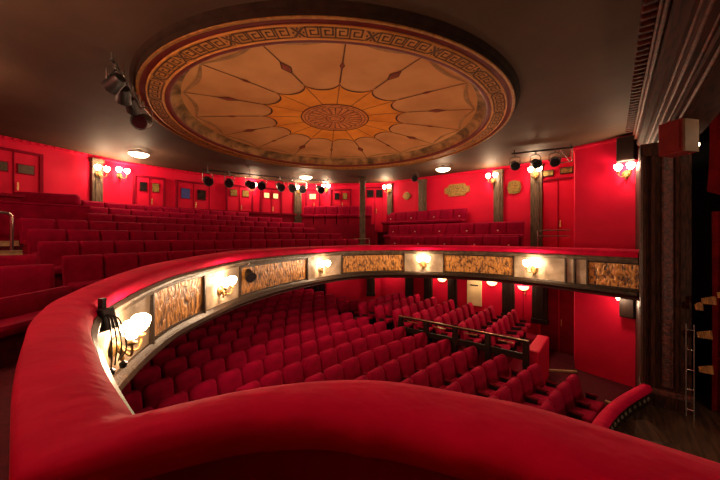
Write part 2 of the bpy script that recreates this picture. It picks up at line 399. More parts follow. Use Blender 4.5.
# ------------------------------------------------------------------ balcony parapet
FA = [(1.7, .93), (.9, .93), (-.02, .93), (-.3, .88), (-.6, .75), (-.82, .5), (-.95, .2)]
FB = [(-.95, .2), (-1.4, .21), (-1.85, .24), (-2.4, .3), (-3.0, .48), (-3.9, 1.05), (-4.6, 1.7), (-5.6, 3.1), (-6.3, 5), (-6.5, 7), (-5.9, 8.3), (-4.7, 9.2), (-3.3, 9.7), (-1.9, 9.62), (-.74, 9.3)]
FC = [(-.74, 9.3), (.45, 8.87)]
PA = spline(FA, 5); PB = spline(FB, 8); PC = spline(FC, 4)
PATH = PA[:-1] + PB[:-1] + PC
def zt(p):                                          # height gain of the padding towards the far side
    t = (-p[0]-3.0)/2.6 if p[1] < 3.1 else 1
    return .15*max(0, min(1, t))
par = thing('balcony_parapet', 'curved balcony parapet with scarlet velvet padding and gilded carved panels', 'balcony', (0, 0, 2.5))
def L25(prof): return [(a, z-2.5) for a, z in prof]
DZ = [zt(p) for p in PATH]
def wsc(p):                                        # the padding is narrower along the left run
    if p[1] > 3.1: return 1
    if p[0] > -.6: return .88
    if p[0] > -.95: return .88-.30*(-.6-p[0])/.35
    return .62 + .36*max(0, min(1, (-p[0]-2.6)/1.8))
WS = [wsc(p) for p in PATH]
cush = [(.02, 3.19), (-.03, 3.24), (-.045, 3.31), (-.025, 3.37), (.02, 3.402), (.09, 3.418), (.2, 3.425), (.275, 3.422), (.30, 3.41), (.308, 3.385), (.30, 3.34)]
MB().sweep(PATH, L25(cush), DZ, WS).build('velvet_padding', 'cushion', par, True, 60)
MB().sweep(PATH, L25([(.04, 2.5), (.04, 3.36), (.28, 3.36), (.28, 2.5)]), None, WS).build('parapet_body', 'darkred', par)
# welt seam along the padding
BC = PB[:-1]+PC
MB().sweep(BC, L25([(.04, 3.40), (-.05, 3.40), (-.075, 3.37), (-.075, 3.345), (-.05, 3.33), (-.04, 3.29), (.0, 3.28), (.04, 3.28)]), [zt(p)*.66-.10 for p in BC]).build('top_moulding', 'grey', par, True, 30)
MB().sweep(BC, L25([(.04, 2.69), (-.03, 2.69), (-.05, 2.66), (-.085, 2.64), (-.085, 2.58), (-.06, 2.545), (-.03, 2.53), (.3, 2.53), (.3, 2.48), (.04, 2.48)])).build('bottom_moulding', 'bronze', par, True, 30)
MB().sweep(PA, L25([(.04, 2.5), (.0, 2.5), (.0, 3.2), (.04, 3.2)])).build('box_front', 'darkred', par)
def param(P, q_):
    return min(range(len(P)), key=lambda i: (P[i][0]-q_[0])**2+(P[i][1]-q_[1])**2)
fine = spline(BC, 6)
cuts = [((-.96, .2), None), ((-3.89, 1.04), 'cream'), ((-4.81, 2.0), 'carved'), ((-5.49, 2.94), 'cream'), ((-6.33, 5.35), 'carved'), ((-6.48, 6.85), 'cream'), ((-5.36, 8.7), 'carved'),
        ((-4.27, 9.35), 'cream'), ((-2.22, 9.62), 'carved'), ((-.9, 9.35), 'cream'), ((-.72, 9.29), None), ((-.45, 9.2), 'cream'), ((.45, 8.87), 'carved')]
prev = 0
for pt, kind in cuts:
    i = param(fine, pt)
    if i > prev+1:
        k = kind or 'cream'
        pn = MB().sweep(fine[prev:i+1], L25([(.04, 2.68), (.0, 2.68), (-.015, 3.30), (.04, 3.30)])).build('carved_panel' if k == 'carved' else 'plain_panel', k, par)
        pn['label'] = 'carved gilded brown panel of the balcony front' if k == 'carved' else 'pale aged panel behind a balcony lamp'
        e = MB()
        if k == 'carved':                               # thin gilt frame and raised beads
            e.sweep(fine[prev:i+1], L25([(-.01, 3.29), (-.03, 3.28), (-.03, 3.25), (-.012, 3.24)])); e.build('gilt_frame', 'bronze', pn); e = MB(); e.sweep(fine[prev:i+1], L25([(-.0, 2.72), (-.025, 2.72), (-.025, 2.69), (0, 2.69)]))
            e.build('gilt_frame', 'bronze', pn)
    # dark divider strip
    a = Vector(fine[i]); b = Vector(fine[min(i+1, len(fine)-1)] if i+1 < len(fine) else fine[i-1]); d = (b-a).normalized()
    if i < len(fine)-2:
        MB().box((a.x, a.y, .5), (.035, .09, .66), rz=math.atan2(d.y, d.x)).build('panel_divider', 'bronze', par)
    prev = i

# balcony slab: everything behind the parapet
outer = [(.45, 10.2), (-.83, 10.6), (-1.0, 11.9), (-3.96, 11.9), (-8.55, 11.72), (-11.7, 9.45), (-12.85, 5.2), (-12.9, 2.6), (-12.3, .9), (-12.0, -.04), (-11.4, -1.2), (1.7, -1.2)]
N = normals(PATH); inner = [(p[0]+N[i][0]*.1, p[1]+N[i][1]*.1) for i, p in enumerate(PATH)]
q = MB(); q.prism(inner + outer, 2.45, 2.55); struct(q.build('balcony_floor', 'carpet'))

# seating tiers of the balcony
def rowu(i, v): return -(7.55+.8*i) + .035*(v-5.2)**2
def tierz(i): return 2.62 + .232*i
for i in range(7):
    vs = [(.55-.06*i) + (9.4-.08*i-(.55-.06*i))*t/20 for t in range(21)]
    front = [(rowu(i, v)+.62, v) for v in vs]; back = [(rowu(6, v)-.32, v) for v in vs] if i < 6 else [(max(rowu(6, v)-.22, -12.9), v) for v in vs]
    back = [(rowu(i, v)-.20, v) for v in vs]
    struct(MB().strip(front, back, 2.5, tierz(i)).build('balcony_step', 'carpet'))
# chamfer tier in the far rear corner and far side tiers
ch = [(-11.65, 9.4), (-8.7, 11.5)]
struct(MB().sweep([ch[0], ch[1]], [(0, 2.5), (0, 4.42), (-.95, 4.42), (-.95, 2.5)]).build('balcony_step', 'darkred'))
FS = [(11.83, -8.2, -4.0, 4.07), (11.18, -7.7, -1.95, 3.46), (10.55, -7.2, -1.95, 2.97)]
for vb, u0, u1, z in FS:
    struct(MB().prism([(u0-.2, vb+.1), (u0-.2, vb-.54), (u1+.1, vb-.54), (u1+.1, vb+.1)], 2.5, z).build('balcony_step', 'carpet'))
struct(MB().prism([(-8.6, 11.75), (-8.6, 11.9), (-1.9, 11.9), (-1.9, 11.3), (-3.9, 11.3), (-3.9, 11.9)], 2.5, 3.3).build('balcony_step', 'carpet'))
# near side tiers and aisle steps with pale nosings
for k, (u, z) in enumerate([(-6.05, 2.66), (-6.95, 2.85), (-7.8, 3.05), (-8.65, 3.25), (-9.5, 3.45), (-10.35, 3.65), (-11.2, 3.85)]):
    struct(MB().prism([(u, -1.25), (u, .62-.06*k), (u-.84, .57-.06*k), (u-.84, -1.25)], 2.5, z).build('balcony_step', 'carpet'))
    e = MB().box((u-.01, .42-.06*k, z+.008), (.05, .4, .02)).box((u-.44, .40-.06*k, z+.10), (.05, .4, .02)).box((u-.65, .40-.06*k, z+.045), (.40, .4, .09))
    struct(e.build('step_nosing', 'edge'))

# ------------------------------------------------------------------ proscenium
hd = thing('proscenium_header', 'dark moulded wooden beam across the top of the stage opening', 'proscenium', (0, 4.5, 5.58))
prof = [(.40, 6.46), (.40, 6.37), (.43, 6.35), (.44, 6.28), (.49, 6.25), (.50, 6.17), (.46, 6.13), (.48, 6.08), (.55, 6.03), (.57, 5.96), (.62, 5.94), (.61, 5.85), (.66, 5.80), (.65, 5.76), (.70, 5.74), (.74, 5.66), (.80, 5.64), (.80, 5.58), (1.15, 5.58), (1.15, 6.46)]
q = MB(); v0, v1 = -1.25-4.5, 9.95-4.5
a = [q.bm.verts.new((u, v0, z-5.58)) for u, z in prof]; b = [q.bm.verts.new((u, v1, z-5.58)) for u, z in prof]
for i in range(len(prof)): j = (i+1) % len(prof); q.bm.faces.new((a[i], a[j], b[j], b[i]))
q.bm.faces.new(a); q.bm.faces.new(list(reversed(b))); q.build('moulded_beam', 'header', hd)
q = MB()
for k in range(72): q.box((.335, v0+.05+k*.155, 6.43-5.58), (.15, .09, .06), bev=.025, seg=2)
q.box((.335, 4.35-4.5, 6.46-5.58), (.16, 11.2, .015)); q.build('ribbed_cornice', 'headerbead', hd)
for u, z, rr in ((.415, 6.36, .022), (.45, 6.27, .03), (.49, 6.16, .018), (.62, 5.93, .022), (.655, 5.80, .03), (.71, 5.72, .02), (.79, 5.62, .028)):
    MB().tube([(u, v0, z-5.58), (u, v1, z-5.58)], rr, 8).build('gilt_bead', 'headerbead', hd, True)
pl = thing('proscenium_pillar', 'tall dark carved wooden pillar at the side of the stage', 'pillar', (.75, 8.0, .75))
def pp(name, P, m, z0=0, z1=4.84): return MB().prism([(x-.75, y-8.0) for x, y in P], z0, z1).build(name, m, pl)
pp('shaft', [(.42, 8.2), (.42, 7.78), (.45, 7.74), (.49, 7.74), (.51, 7.78), (.55, 7.78), (.56, 7.73), (.61, 7.72), (.64, 7.76), (.68, 7.80), (.70, 7.83), (.86, 7.83), (.88, 7.78), (.92, 7.76), (.95, 7.80), (1.08, 7.82), (1.08, 8.2)], 'wood')
pp('carved_strip', [(.705, 7.84), (.705, 7.805), (.73, 7.79), (.83, 7.79), (.855, 7.805), (.855, 7.84)], 'woodred', .35, 4.6)
pp('base', [(.40, 8.21), (.40, 7.68), (1.10, 7.68), (1.10, 8.21)], 'wood', 0, .22); pp('base_moulding', [(.41, 8.20), (.41, 7.70), (1.09, 7.70), (1.09, 8.20)], 'woodred', .22, .32)
pp('capital', [(.41, 8.20), (.41, 7.70), (1.09, 7.70), (1.09, 8.20)], 'wood', 4.6, 4.83)
struct(MB().prism([(.46, 8.22), (.46, 10.33), (.94, 10.33), (.94, 8.22)], -.1, 5.57).prism([(.95, 10.36), (.95, 12.4), (1.05, 12.4), (1.05, 10.36)], -.1, CEIL).build('wall_proscenium', 'blackwood'))
# stage dressing
q = MB()
for k in range(2):
    x0 = .98+.09*k; q.tube([(x0, 7.56-.02*k, .76), (x0, 7.56-.02*k, 2.36)], .008)
for k in range(5): q.tube([(.98, 7.56, .9+.34*k), (1.07, 7.54, .9+.34*k)], .006)
tag(q.build('stage_rail', 'chrome'), 'slim upright metal rails fixed beside the foot of the dark pillar', 'rail')
bx = thing('hanging_box', 'red hanging cabinet with beige side under the proscenium beam', 'cabinet', (.76, 6.6, 5.05), rz=math.radians(-38))
MB().box((0, 0, .3), (.30, .28, .50), bev=.012).build('cabinet_body', 'redbox', bx)
MB().box((.165, 0, .3), (.03, .27, .48)).build('side_board', 'beige', bx)
MB().box((-.0, -.15, .3), (.24, .02, .42), bev=.005).build('front_panel', 'redbox', bx); MB().tube([(0, 0, .54), (0, 0, .60)], .012).build('hanger', 'black', bx)
def drape(name, P0, P1, z0, z1, folds, label, sag=.2, m='drape', bulge=.25):
    t = thing(name, label, 'curtain', (P0[0], P0[1], z0)); q = MB(); nu, nz = 60, 18; rows = []
    d = Vector((P1[0]-P0[0], P1[1]-P0[1])); n = Vector((-d.y, d.x)).normalized()
    for j in range(nz+1):
        s_ = j/nz; row = []
        for i in range(nu+1):
            t_ = i/nu; off = .07*math.sin(folds*2*PI*t_)*(1-.3*s_) + bulge*math.sin(PI*s_)*.6
            zb = z0 + sag*math.sin(PI*t_)*(-1)
            x = d.x*t_ + n.x*off; y = d.y*t_ + n.y*off
            row.append(q.bm.verts.new((x, y, (z1-z0)*s_ + (zb-z0)*(1-s_))))
        rows.append(row)
    for A, B in zip(rows, rows[1:]):
        for i in range(nu): q.bm.faces.new((A[i], A[i+1], B[i+1], B[i]))
    r2 = bmesh.ops.solidify(q.bm, geom=list(q.bm.faces), thickness=.02)
    q.build('cloth', m, t, True, 50); return t
t = drape('stage_drape', (1.28, 7.95), (3.2, 7.2), 4.65, 6.43, 5, 'deep red gathered stage drape hanging at the right edge', .35)
t = drape('tied_curtain', (1.36, 8.1), (3.0, 7.6), .76, 4.3, 7, 'dark red tied-back stage curtain with gold fringe', .0, bulge=.1)
q = MB()
for (u, v, z, l) in [(1.17, 7.57, 2.82, .13), (1.10, 7.6, 2.70, .06), (1.12, 7.58, 2.24, .14), (1.14, 7.58, 1.66, .13), (1.33, 7.5, 2.95, .16)]:
    q = MB()
    for k in range(7): q.tube([(u+l*k/6-1.36, v-8.1, z+.05*k/6-.76), (u+l*k/6+.01-1.36, v-8.1, z-.09-.76)], .018, 6)
    q.build('gold_fringe', 'fringe', t)
sl = thing('stage_lamp', 'small white working lamp glowing behind the red hanging cabinet', 'lamp', (1.12, 7.6, 5.42))
MB().lathe([(0, -.03), (.02, -.025), (.025, 0), (.02, .03), (0, .045)], seg=10).build('bulb', 'bulb', sl, True); MB().tube([(0, 0, .04), (0, 0, .16)], .012).build('flex', 'black', sl)
light('lamp_light', (.5, -.9, .0), 14, sl, .05)
gl = thing('added_stage_fill', 'added unseen fill light on a stand out on the stage', 'lamp', (3.4, 4.4, .75))  # unseen lamp added to brighten the seats, dome and near padding
MB().lathe([(0, 0), (.3, 0), (.3, .03), (.04, .06), (.02, .1), (.02, 2.3), (0, 2.3)], seg=20).build('stand', 'black', gl, True, 40); MB().lathe([(0, 2.3), (.05, 2.34), (.07, 2.42), (.04, 2.49), (0, 2.5)], seg=16).build('bulb', 'bulb', gl, True)
light('lamp_light', (-.25, 0, 2.42), LS, gl, .15, (1, .74, .5))
# stage-front balustrade
bl = thing('stage_balustrade', 'curved red padded rail with black carved band along the stage edge', 'balustrade', (.2, 7, .75))
SP = [(x-.2, y-7) for x, y in SE]
MB().sweep(SP, [(-.08, .24), (-.09, .30), (-.04, .345), (.04, .345), (.09, .30), (.08, .24)]).build('padded_rail', 'cushion', bl, True, 60)
MB().sweep(SP, [(-.05, 0), (-.05, .25), (.05, .25), (.05, 0)]).build('carved_band', 'blackwood', bl)
q = MB(); sp = spline(SP, 3)
NN = normals(sp)
for i in range(0, len(sp), 3):
    p = sp[i]; 
    for sg in (-1, 1): q.lathe([(0, -.01), (.035, -.008), (.045, .01), (.02, .03), (0, .035)], (p[0]+NN[i][0]*.05*sg, p[1]+NN[i][1]*.05*sg, .125), seg=8, M4=Matrix.Rotation(math.atan2(NN[i][1]*sg, NN[i][0]*sg), 4, 'Z') @ Matrix.Rotation(PI/2, 4, 'Y') @ Matrix.Rotation(0, 4, 'Z'))
q.build('carved_boss', 'grey', bl)
hb = thing('floor_wedge', 'low dark sloping wedge shape on the stage floor', 'stage hood', (.42, 6.55, .75), rz=.5)  # low tapered wedge in the same colour as the stage boards
q = MB(); P = [(-.3, -.2, 0), (.3, -.2, 0), (.3, .2, 0), (-.3, .2, 0), (-.05, .12, .13), (.08, .12, .13)]
vs = [q.bm.verts.new(p) for p in P]
for f in ((0, 3, 2, 1), (0, 1, 5, 4), (1, 2, 5), (2, 3, 4, 5), (3, 0, 4)): q.bm.faces.new([vs[i] for i in f])
q.build('wedge_body', 'stagefloor', hb)

# ------------------------------------------------------------------ stalls side terrace, railing, pillars, doors
TZ = .45
def terr(u): return TZ + .02*max(0, -u-2)
q = MB()
for (x0, x1) in ((-1.62, -3), (-3, -5.2), (-5.2, -7.6)):
    q.prism([(x0, 8.05), (x0, 11.95 if x0 > -4 else 11.82), (x1, 11.95 if x1 > -4 else 11.82), (x1, 8.05)], -.1, lambda x, y: terr(x))
struct(q.build('side_terrace', 'darkred'), 'raised red side terrace of the stalls')
e = MB().box((-1.28, 10.05, .06), (1.25, .06, .05), rz=math.radians(33)); struct(e.build('step_nosing', 'edge')); e = MB().box((-.03, 8.95, .05), (.18, .05, .04), rz=-.4); struct(e.build('step_nosing', 'edge'))
pb = tag(MB().box((-1.46, 8.95, .555), (.28, 1.5, 1.11), bev=.04).build('end_parapet', 'wall'), 'low red upholstered wall closing the side terrace by the door', 'low wall')
rl = thing('terrace_railing', 'dark wooden railing with brass strip along the raised side stalls', 'railing', (-3.3, 8.0, .87))
q = MB(); q.box((0, 0, .50), (3.6, .12, .05), bev=.012); q.build('top_rail', 'blackwood', rl)
MB().box((0, -.045, .53), (3.6, .02, .012)).build('brass_strip', 'brass', rl)
MB().box((0, .0, .12), (3.5, .05, .16), bev=.01).build('lower_rail', 'blackwood', rl)
for k in range(5): MB().box((-1.74+k*.87, 0, -.16), (.13, .13, 1.28), bev=.012).build('post', 'blackwood', rl)
for k in range(4): MB().box((-1.3+k*.87, -.04, .41), (.36, .03, .02)).build('brass_plate', 'brass', rl)

def along(a, b, t): return (a[0]+(b[0]-a[0])*t, a[1]+(b[1]-a[1])*t)
def wallface(u, v):                                  # facing angle of the wall nearest to a plan point (towards the hall)
    best = None
    for i in range(10):
        a = Vector(W[i]); b = Vector(W[i+1]); d = b-a; t = max(0, min(1, (Vector((u, v))-a).dot(d)/d.length_squared)); p = a+d*t; dd = (p-Vector((u, v))).length
        if best is None or dd < best[0]: n = Vector((-d.y, d.x)).normalized(); best = (dd, p, math.atan2(n.y, n.x))
    return best[1], best[2]
def pilaster(u, v, z0, z1, wd, m, label, dpt=.14, group=None):
    p, a = wallface(u, v)
    t = thing('pilaster', label, 'pilaster', (p.x, p.y, z0), a, group)
    MB().box((dpt/2+.0, 0, (z1-z0)/2), (dpt, wd, z1-z0), bev=.01).build('shaft', m, t)
    MB().box((dpt+.005, 0, (z1-z0)/2), (.03, wd*.5, (z1-z0)*.94), bev=.008).build('raised_panel', m, t)
    MB().box((dpt/2+.02, 0, z1-z0-.07), (dpt+.05, wd+.05, .12), bev=.012).build('capital', m, t)
    MB().box((dpt/2+.02, 0, .08), (dpt+.05, wd+.05, .16), bev=.012).build('base', m, t)
    return t
for x, (u, v, z0, wd, lab) in enumerate([(-12.76, 1.92, 4.1, .30, 'greenish brown pilaster on the rear wall carrying the leftmost double lamp'), (-11.85, 9.31, 4.4, .36, 'brown pilaster with a lamp where the rear wall turns'),
    (-8.01, 11.8, 4.1, .26, 'narrow pilaster left of the small dark plaque'), (-6.35, 11.9, 4.2, .34, 'brown pilaster between the small plaque and the large gold plaque'), (-3.25, 12, 3.5, .32, 'brown pilaster right of the large gold plaque with a lamp'), (-2.0, 12, 3.3, .36, 'brown pilaster beside the red doors behind the spotlight bar')]):
    pilaster(u, v, z0, CEIL-.1, wd, 'pilaster', lab)
for (u, v, z0, wd, lab) in [(-8.98, 11.53, 1.0, .38, 'black pilaster under the balcony, leftmost of the row'), (-7.0, 11.87, 1.0, .36, 'black pilaster under the balcony, second of the row'), (-6.08, 11.91, .95, .36, 'black pilaster under the balcony just left of a wall lamp'),
    (-5.02, 11.95, .93, .36, 'black pilaster under the balcony beside the lit doorway'), (-2.9, 12, .88, .42, 'black pilaster under the balcony between two bowl lamps'), (-1.9, 12, .87, .46, 'black pilaster under the balcony beside the dark red exit door')]:
    pilaster(u, v, z0, 2.44, wd, 'blackwood', lab)

po = thing('support_post', 'tall free-standing brown post beside the far aisle steps', 'post', (-8.42, 10.2, 2.55))
MB().box((0, 0, (CEIL-2.55)/2), (.24, .24, CEIL-2.55), rz=.7, bev=.02).build('shaft', 'pilaster', po)
MB().box((0, 0, CEIL-2.55-.1), (.32, .32, .16), rz=.7, bev=.02).build('capital', 'pilaster', po); MB().box((0, 0, .1), (.32, .32, .2), rz=.7, bev=.02).build('base', 'pilaster', po)
DN = [0]
def door(u, v, z0, wd, h, m='wall', panes=(), label=None, handle=True, frame='darkred'):
    p, a = wallface(u, v); DN[0] += 1
    q = MB().box((.02, 0, h/2), (.06, wd, h)); d = struct(q.build('door_%d' % DN[0], m, loc=(p.x, p.y, z0), rz=a), label)
    f = MB()
    for sg in (-1, 1): f.box((.04, sg*(wd/2+.035), h/2), (.10, .07, h))
    f.box((.04, 0, h+.035), (.10, wd+.14, .07)); f.box((.06, 0, h/2), (.025, .02, h)); f.build('door_frame', frame, d)
    for (y, z, pw, ph, pm) in panes:
        MB().box((.055, y, z), (.03, pw+.05, ph+.05), bev=.005).build('pane_frame', 'darkred', d); MB().box((.072, y, z), (.012, pw, ph)).build('pane', pm, d)
    if handle: MB().box((.085, .07, 1.0), (.02, .03, .22), bev=.005).box((.10, .07, 1.0), (.03, .02, .12)).build('door_handle', 'brass', d)
    return d
door(-12.94, 4.95, 4.15, 1.15, 1.85, panes=[(.30, 1.42, .30, .38, 'glassdark'), (-.30, 1.42, .30, .38, 'blueglass')], label='red double door with two small windows in the rear wall')
door(-12.99, 3.45, 4.15, .85, 1.85, panes=[(.19, 1.52, .2, .3, 'plaque'), (-.19, 1.52, .2, .3, 'glassdark')], label='red door with two small panes left of the double door')
door(-12.55, 6.7, 4.15, 1.0, 1.9, panes=[(.25, 1.62, .26, .26, 'plaque'), (-.25, 1.62, .26, .26, 'plaque')], label='red double door with small amber panes')
door(-12.2, 8.05, 4.15, .9, 1.9, panes=[(.21, 1.62, .22, .22, 'litglass'), (-.21, 1.62, .22, .22, 'litglass')], label='red double door with lit amber panes')
door(-12.14, .18, 4.2, 1.0, 1.9, panes=[(.23, 1.48, .3, .22, 'brownplate'), (-.27, 1.48, .3, .22, 'brownplate')], label='red door with dark plates at the left of the rear wall')
door(-11.3, 9.86, 4.42, .6, 1.7, panes=[(.0, 1.42, .3, .24, 'litglass')], label='red corner door with one lit pane')
door(-10.17, 10.68, 4.42, .9, 1.7, panes=[(.2, 1.42, .2, .28, 'plaque'), (-.2, 1.42, .2, .28, 'glassdark')], label='red door with two panes in the far rear corner')
door(-8.82, 11.64, 4.1, .9, 2.1, panes=[(.22, 1.85, .3, .34, 'glassdark'), (-.22, 1.85, .3, .34, 'glassdark')], label='red double door with dark panes behind the far aisle')
door(-1.38, 12.0, 3.3, 1.05, 2.45, panes=[], label='pair of red doors beside the far balcony exit')
door(-1.35, 12.0, .0, 1.05, 2.3, m='darkred', label='dark red stalls exit door under the balcony', frame='wall')
door(-2.42, 12.0, .87, .55, 1.5, label='narrow red door between black pilasters')
door(-12.15, 8.1, .62, .8, 1.75, m='wall', label='red door at the rear of the stalls')
door(-11.3, 9.8, .62, 1.3, 1.75, m='glassdark', label='dark open doorway at the rear of the stalls')
# lit doorway
p, a = wallface(-4.15, 12)
lt = struct(MB().box((.02, 0, .95), (.06, .55, 1.5)).build('window_1', 'creamlight', loc=(p.x, p.y, .95), rz=a), 'cream lit opening beyond the side terrace')
MB().box((.06, 0, 1.0), (.03, .3, .05)).build('window_frame', 'blackwood', lt)
light('corridor_light', (.35, .0, 1.0), 3.5, lt)
# brown plates over the doors, plaques
def plate(u, v, z, wd, h, m, name, label, cat, frame=None, shape=None):
    p, a = wallface(u, v); t = thing(name, label, cat, (p.x, p.y, z), a)
    if shape:
        q = MB(); P = [(y*wd/2, zz*h/2) for y, zz in shape]; A = [q.bm.verts.new((.0, y, z_)) for y, z_ in P]; B = [q.bm.verts.new((.05, y, z_)) for y, z_ in P]
        for i in range(len(P)): j = (i+1) % len(P); q.bm.faces.new((A[i], A[j], B[j], B[i]))
        q.bm.faces.new(A); q.bm.faces.new(list(reversed(B))); q.build('frame', frame or 'gold', t)
        q = MB(); P = [(y*.82, zz*.78) for y, zz in P]; A = [q.bm.verts.new((.05, y, z_)) for y, z_ in P]; B = [q.bm.verts.new((.062, y, z_)) for y, z_ in P]
        for i in range(len(P)): j = (i+1) % len(P); q.bm.faces.new((A[i], A[j], B[j], B[i]))
        q.bm.faces.new(A); q.bm.faces.new(list(reversed(B))); q.build('field', m, t)
        q = MB()
        for k in range(3): q.box((.066, 0, (k-1)*h*.18), (.008, wd*(.5-.08*abs(k-1)), h*.06))
        q.build('ornament', 'gold', t)
    else:
        MB().box((.03, 0, 0), (.05, wd, h), bev=.008).build('frame', frame or 'bronze', t); MB().box((.06, 0, 0), (.01, wd*.86, h*.74)).build('field', m, t)
    return t
plate(-4.85, 11.96, 5.77, 1.05, .55, 'plaque', 'wall_plaque', 'large gold cartouche plaque on the far red wall', 'plaque', 'gold', [(-1, 0), (-.95, .45), (-.72, .5), (-.6, .9), (.6, .9), (.72, .5), (.95, .45), (1, 0), (.95, -.45), (.72, -.5), (.6, -.9), (-.6, -.9), (-.72, -.5), (-.95, -.45)])
plate(-7.15, 11.86, 5.72, .42, .38, 'plaque', 'wall_plaque', 'small dull gold plaque right of the narrow pilaster', 'plaque', 'plaque', [(-1, 0), (-.6, .6), (0, 1), (.6, .6), (1, 0), (.6, -.6), (0, -1), (-.6, -.6)])
plate(-2.72, 12.0, 5.66, .46, .5, 'plaque', 'wall_plaque', 'small gold plaque between two pilasters behind the spotlight bar', 'plaque', 'plaque', [(-.8, -.8), (-1, 0), (-.8, .8), (0, 1), (.8, .8), (1, 0), (.8, -.8), (0, -1)])
plate(-1.68, 12.0, 6.02, .36, .22, 'plaque', 'door_plate', 'brown plate above the left of the far red doors', 'plate')
plate(-1.14, 12.0, 6.05, .36, .22, 'plaque', 'door_plate', 'brown plate above the right of the far red doors', 'plate')
q = MB()
for z in (3.88, 4.06): q.tube([(-1.85, 11.2, z), (-.98, 11.2, z)], .018)
q.tube([(-1.85, 11.2, 3.3), (-1.85, 11.2, 4.06)], .018); tag(q.build('landing_handrail', 'chrome'), 'pale two-bar handrail in front of the far red doors', 'handrail')
struct(MB().prism([(-1.9, 10.9), (-1.9, 11.95), (-1.0, 11.95), (-1.0, 10.9)], 2.5, 3.3).build('exit_landing', 'darkred'))
# handrails on the balcony
q = MB(); q.tube([(-10.0, .13, 3.5), (-10.0, .13, 4.30), (-10.0, .09, 4.36), (-10.0, .0, 4.38), (-10.0, -.8, 4.38)], .03)
tag(q.build('aisle_handrail', 'chrome'), 'bent metal handrail at the left edge by the aisle steps', 'handrail')
fr = thing('far_aisle_handrail', 'short three-bar metal handrail beside the far aisle steps', 'handrail', (-8.3, 9.5, 2.55))
q = MB()
for z in (.75, .98, 1.22): q.tube([(0, 0, z), (.5, .42, z)], .02)
q.build('bar', 'chrome', fr); MB().tube([(0, 0, 0), (0, 0, 1.22)], .02).tube([(.5, .42, 0), (.5, .42, 1.22)], .02).build('upright', 'chrome', fr)
# bench by the rear wall at the left
bn = thing('wall_bench', 'dark red rolled-back bench against the rear wall at left', 'bench', (-12.0, .75, 3.95), rz=math.radians(-22))
MB().box((.0, 0, .95), (.22, 1.5, .34), bev=.1, seg=4).build('backrest', 'velvet_b', bn, True); MB().box((.18, 0, .45), (.5, 1.5, .14), bev=.05).build('seat', 'velvet_b', bn, True); MB().box((.1, 0, .2), (.4, 1.4, .4)).build('base', 'darkred', bn)
struct(MB().prism([(-10.9, -1.2), (-10.75, 1.5), (-10.85, 1.5), (-11.0, -1.2)], 2.5, 4.64).box((-10.87, .15, 4.66), (.16, 2.75, .05), rz=-.04, bev=.015).build('trim_3', 'velvet_b'), 'dark red ledge wall behind the left balcony rows')
# ledge (dado) at the back of the balcony
q = MB(); q.sweep(spline([(-11.75, 9.55), (-12.85, 5.2), (-12.9, 2.6), (-12.3, .9), (-12.0, -.04), (-11.6, -1.2)], 1), [(0, 3.9), (0, 4.98), (.12, 4.98), (.12, 4.9), (.05, 4.88), (.05, 3.9)]); struct(q.build('trim_2', 'darkred'))
q = MB(); q.sweep([(-8.75, 11.45), (-11.55, 9.42)], [(0, 2.6), (0, 4.95), (.0, 5.0), (1.0-1.0+.08, 5.0), (.08, 2.6)])
# ------------------------------------------------------------------ seats
def back_mesh(wd, h, th, top_r, z0, rec, x0):
    q = MB(); seg_ = 6; prof = []
    # outline in (y, z) with rounded top corners
    P = [(-wd/2, z0), (wd/2, z0)]
    for k in range(seg_+1): a = k/seg_*PI/2; P.append((wd/2-top_r+top_r*math.cos(a), z0+h-top_r+top_r*math.sin(a)))
    for k in range(seg_+1): a = PI/2+k/seg_*PI/2; P.append((-wd/2+top_r+top_r*math.cos(a), z0+h-top_r+top_r*math.sin(a)))
    cy, cz = 0, z0+h*.5
    def loop(s_, x): return [q.bm.verts.new((x0+x-rec*((cz+(z-cz)*s_)-z0), cy+(y-cy)*s_, cz+(z-cz)*s_)) for y, z in P]
    Ls = [loop(.82, -th*.55), loop(.96, -th*.45), loop(1, -th*.2), loop(1, th*.2), loop(.95, th*.42), loop(.78, th*.58)]
    n = len(P)
    for A, B in zip(Ls, Ls[1:]):
        for i in range(n): q.bm.faces.new((A[i], A[(i+1) % n], B[(i+1) % n], B[i]))
    q.bm.faces.new(Ls[0]); q.bm.faces.new(list(reversed(Ls[-1]))); return q
def stall_seat():
    t = thing('stalls_chair', 'x', 'theatre seat')
    back_mesh(.505, .54, .11, .10, .38, .20, -.20).build('backrest', 'velvet', t, True, 60)
    MB().box((.02, 0, .44), (.38, .44, .12), bev=.05, seg=3, ry=-.12).build('seat_cushion', 'velvet', t, True, 60)
    for sg in (-1, 1): MB().box((-.03, sg*.238, .57), (.22, .035, .035), bev=.01).build('armrest', 'darkred', t)
    for sg in (-1, 1): MB().box((-.04, sg*.238, .28), (.18, .025, .56), bev=.005).build('side_frame', 'black', t)
    MB().box((-.04, 0, .35), (.06, .45, .04)).build('cross_bar', 'black', t)
    return t
def balc_seat():
    t = thing('balcony_chair', 'x', 'theatre seat')
    back_mesh(.542, .52, .13, .035, .40, .12, -.16).build('backrest', 'velvet_b', t, True, 60)
    MB().box((.08, 0, .42), (.42, .53, .13), bev=.05, seg=3).build('seat_cushion', 'velvet_b', t, True, 60)
    MB().box((.02, 0, .18), (.30, .50, .36)).build('base', 'darkred', t)
    return t
s0 = stall_seat(); b0 = balc_seat(); remember(s0); remember(b0); used = {}
def put(proto, x, y, z, rz, label, group):
    if proto.name not in used:
        used[proto.name] = 1; proto.location = (x, y, z); proto.rotation_euler = (0, 0, rz); proto['label'] = label; proto['group'] = group; return proto
    return dup(proto, (x, y, z), rz, label, group)
nst = 0
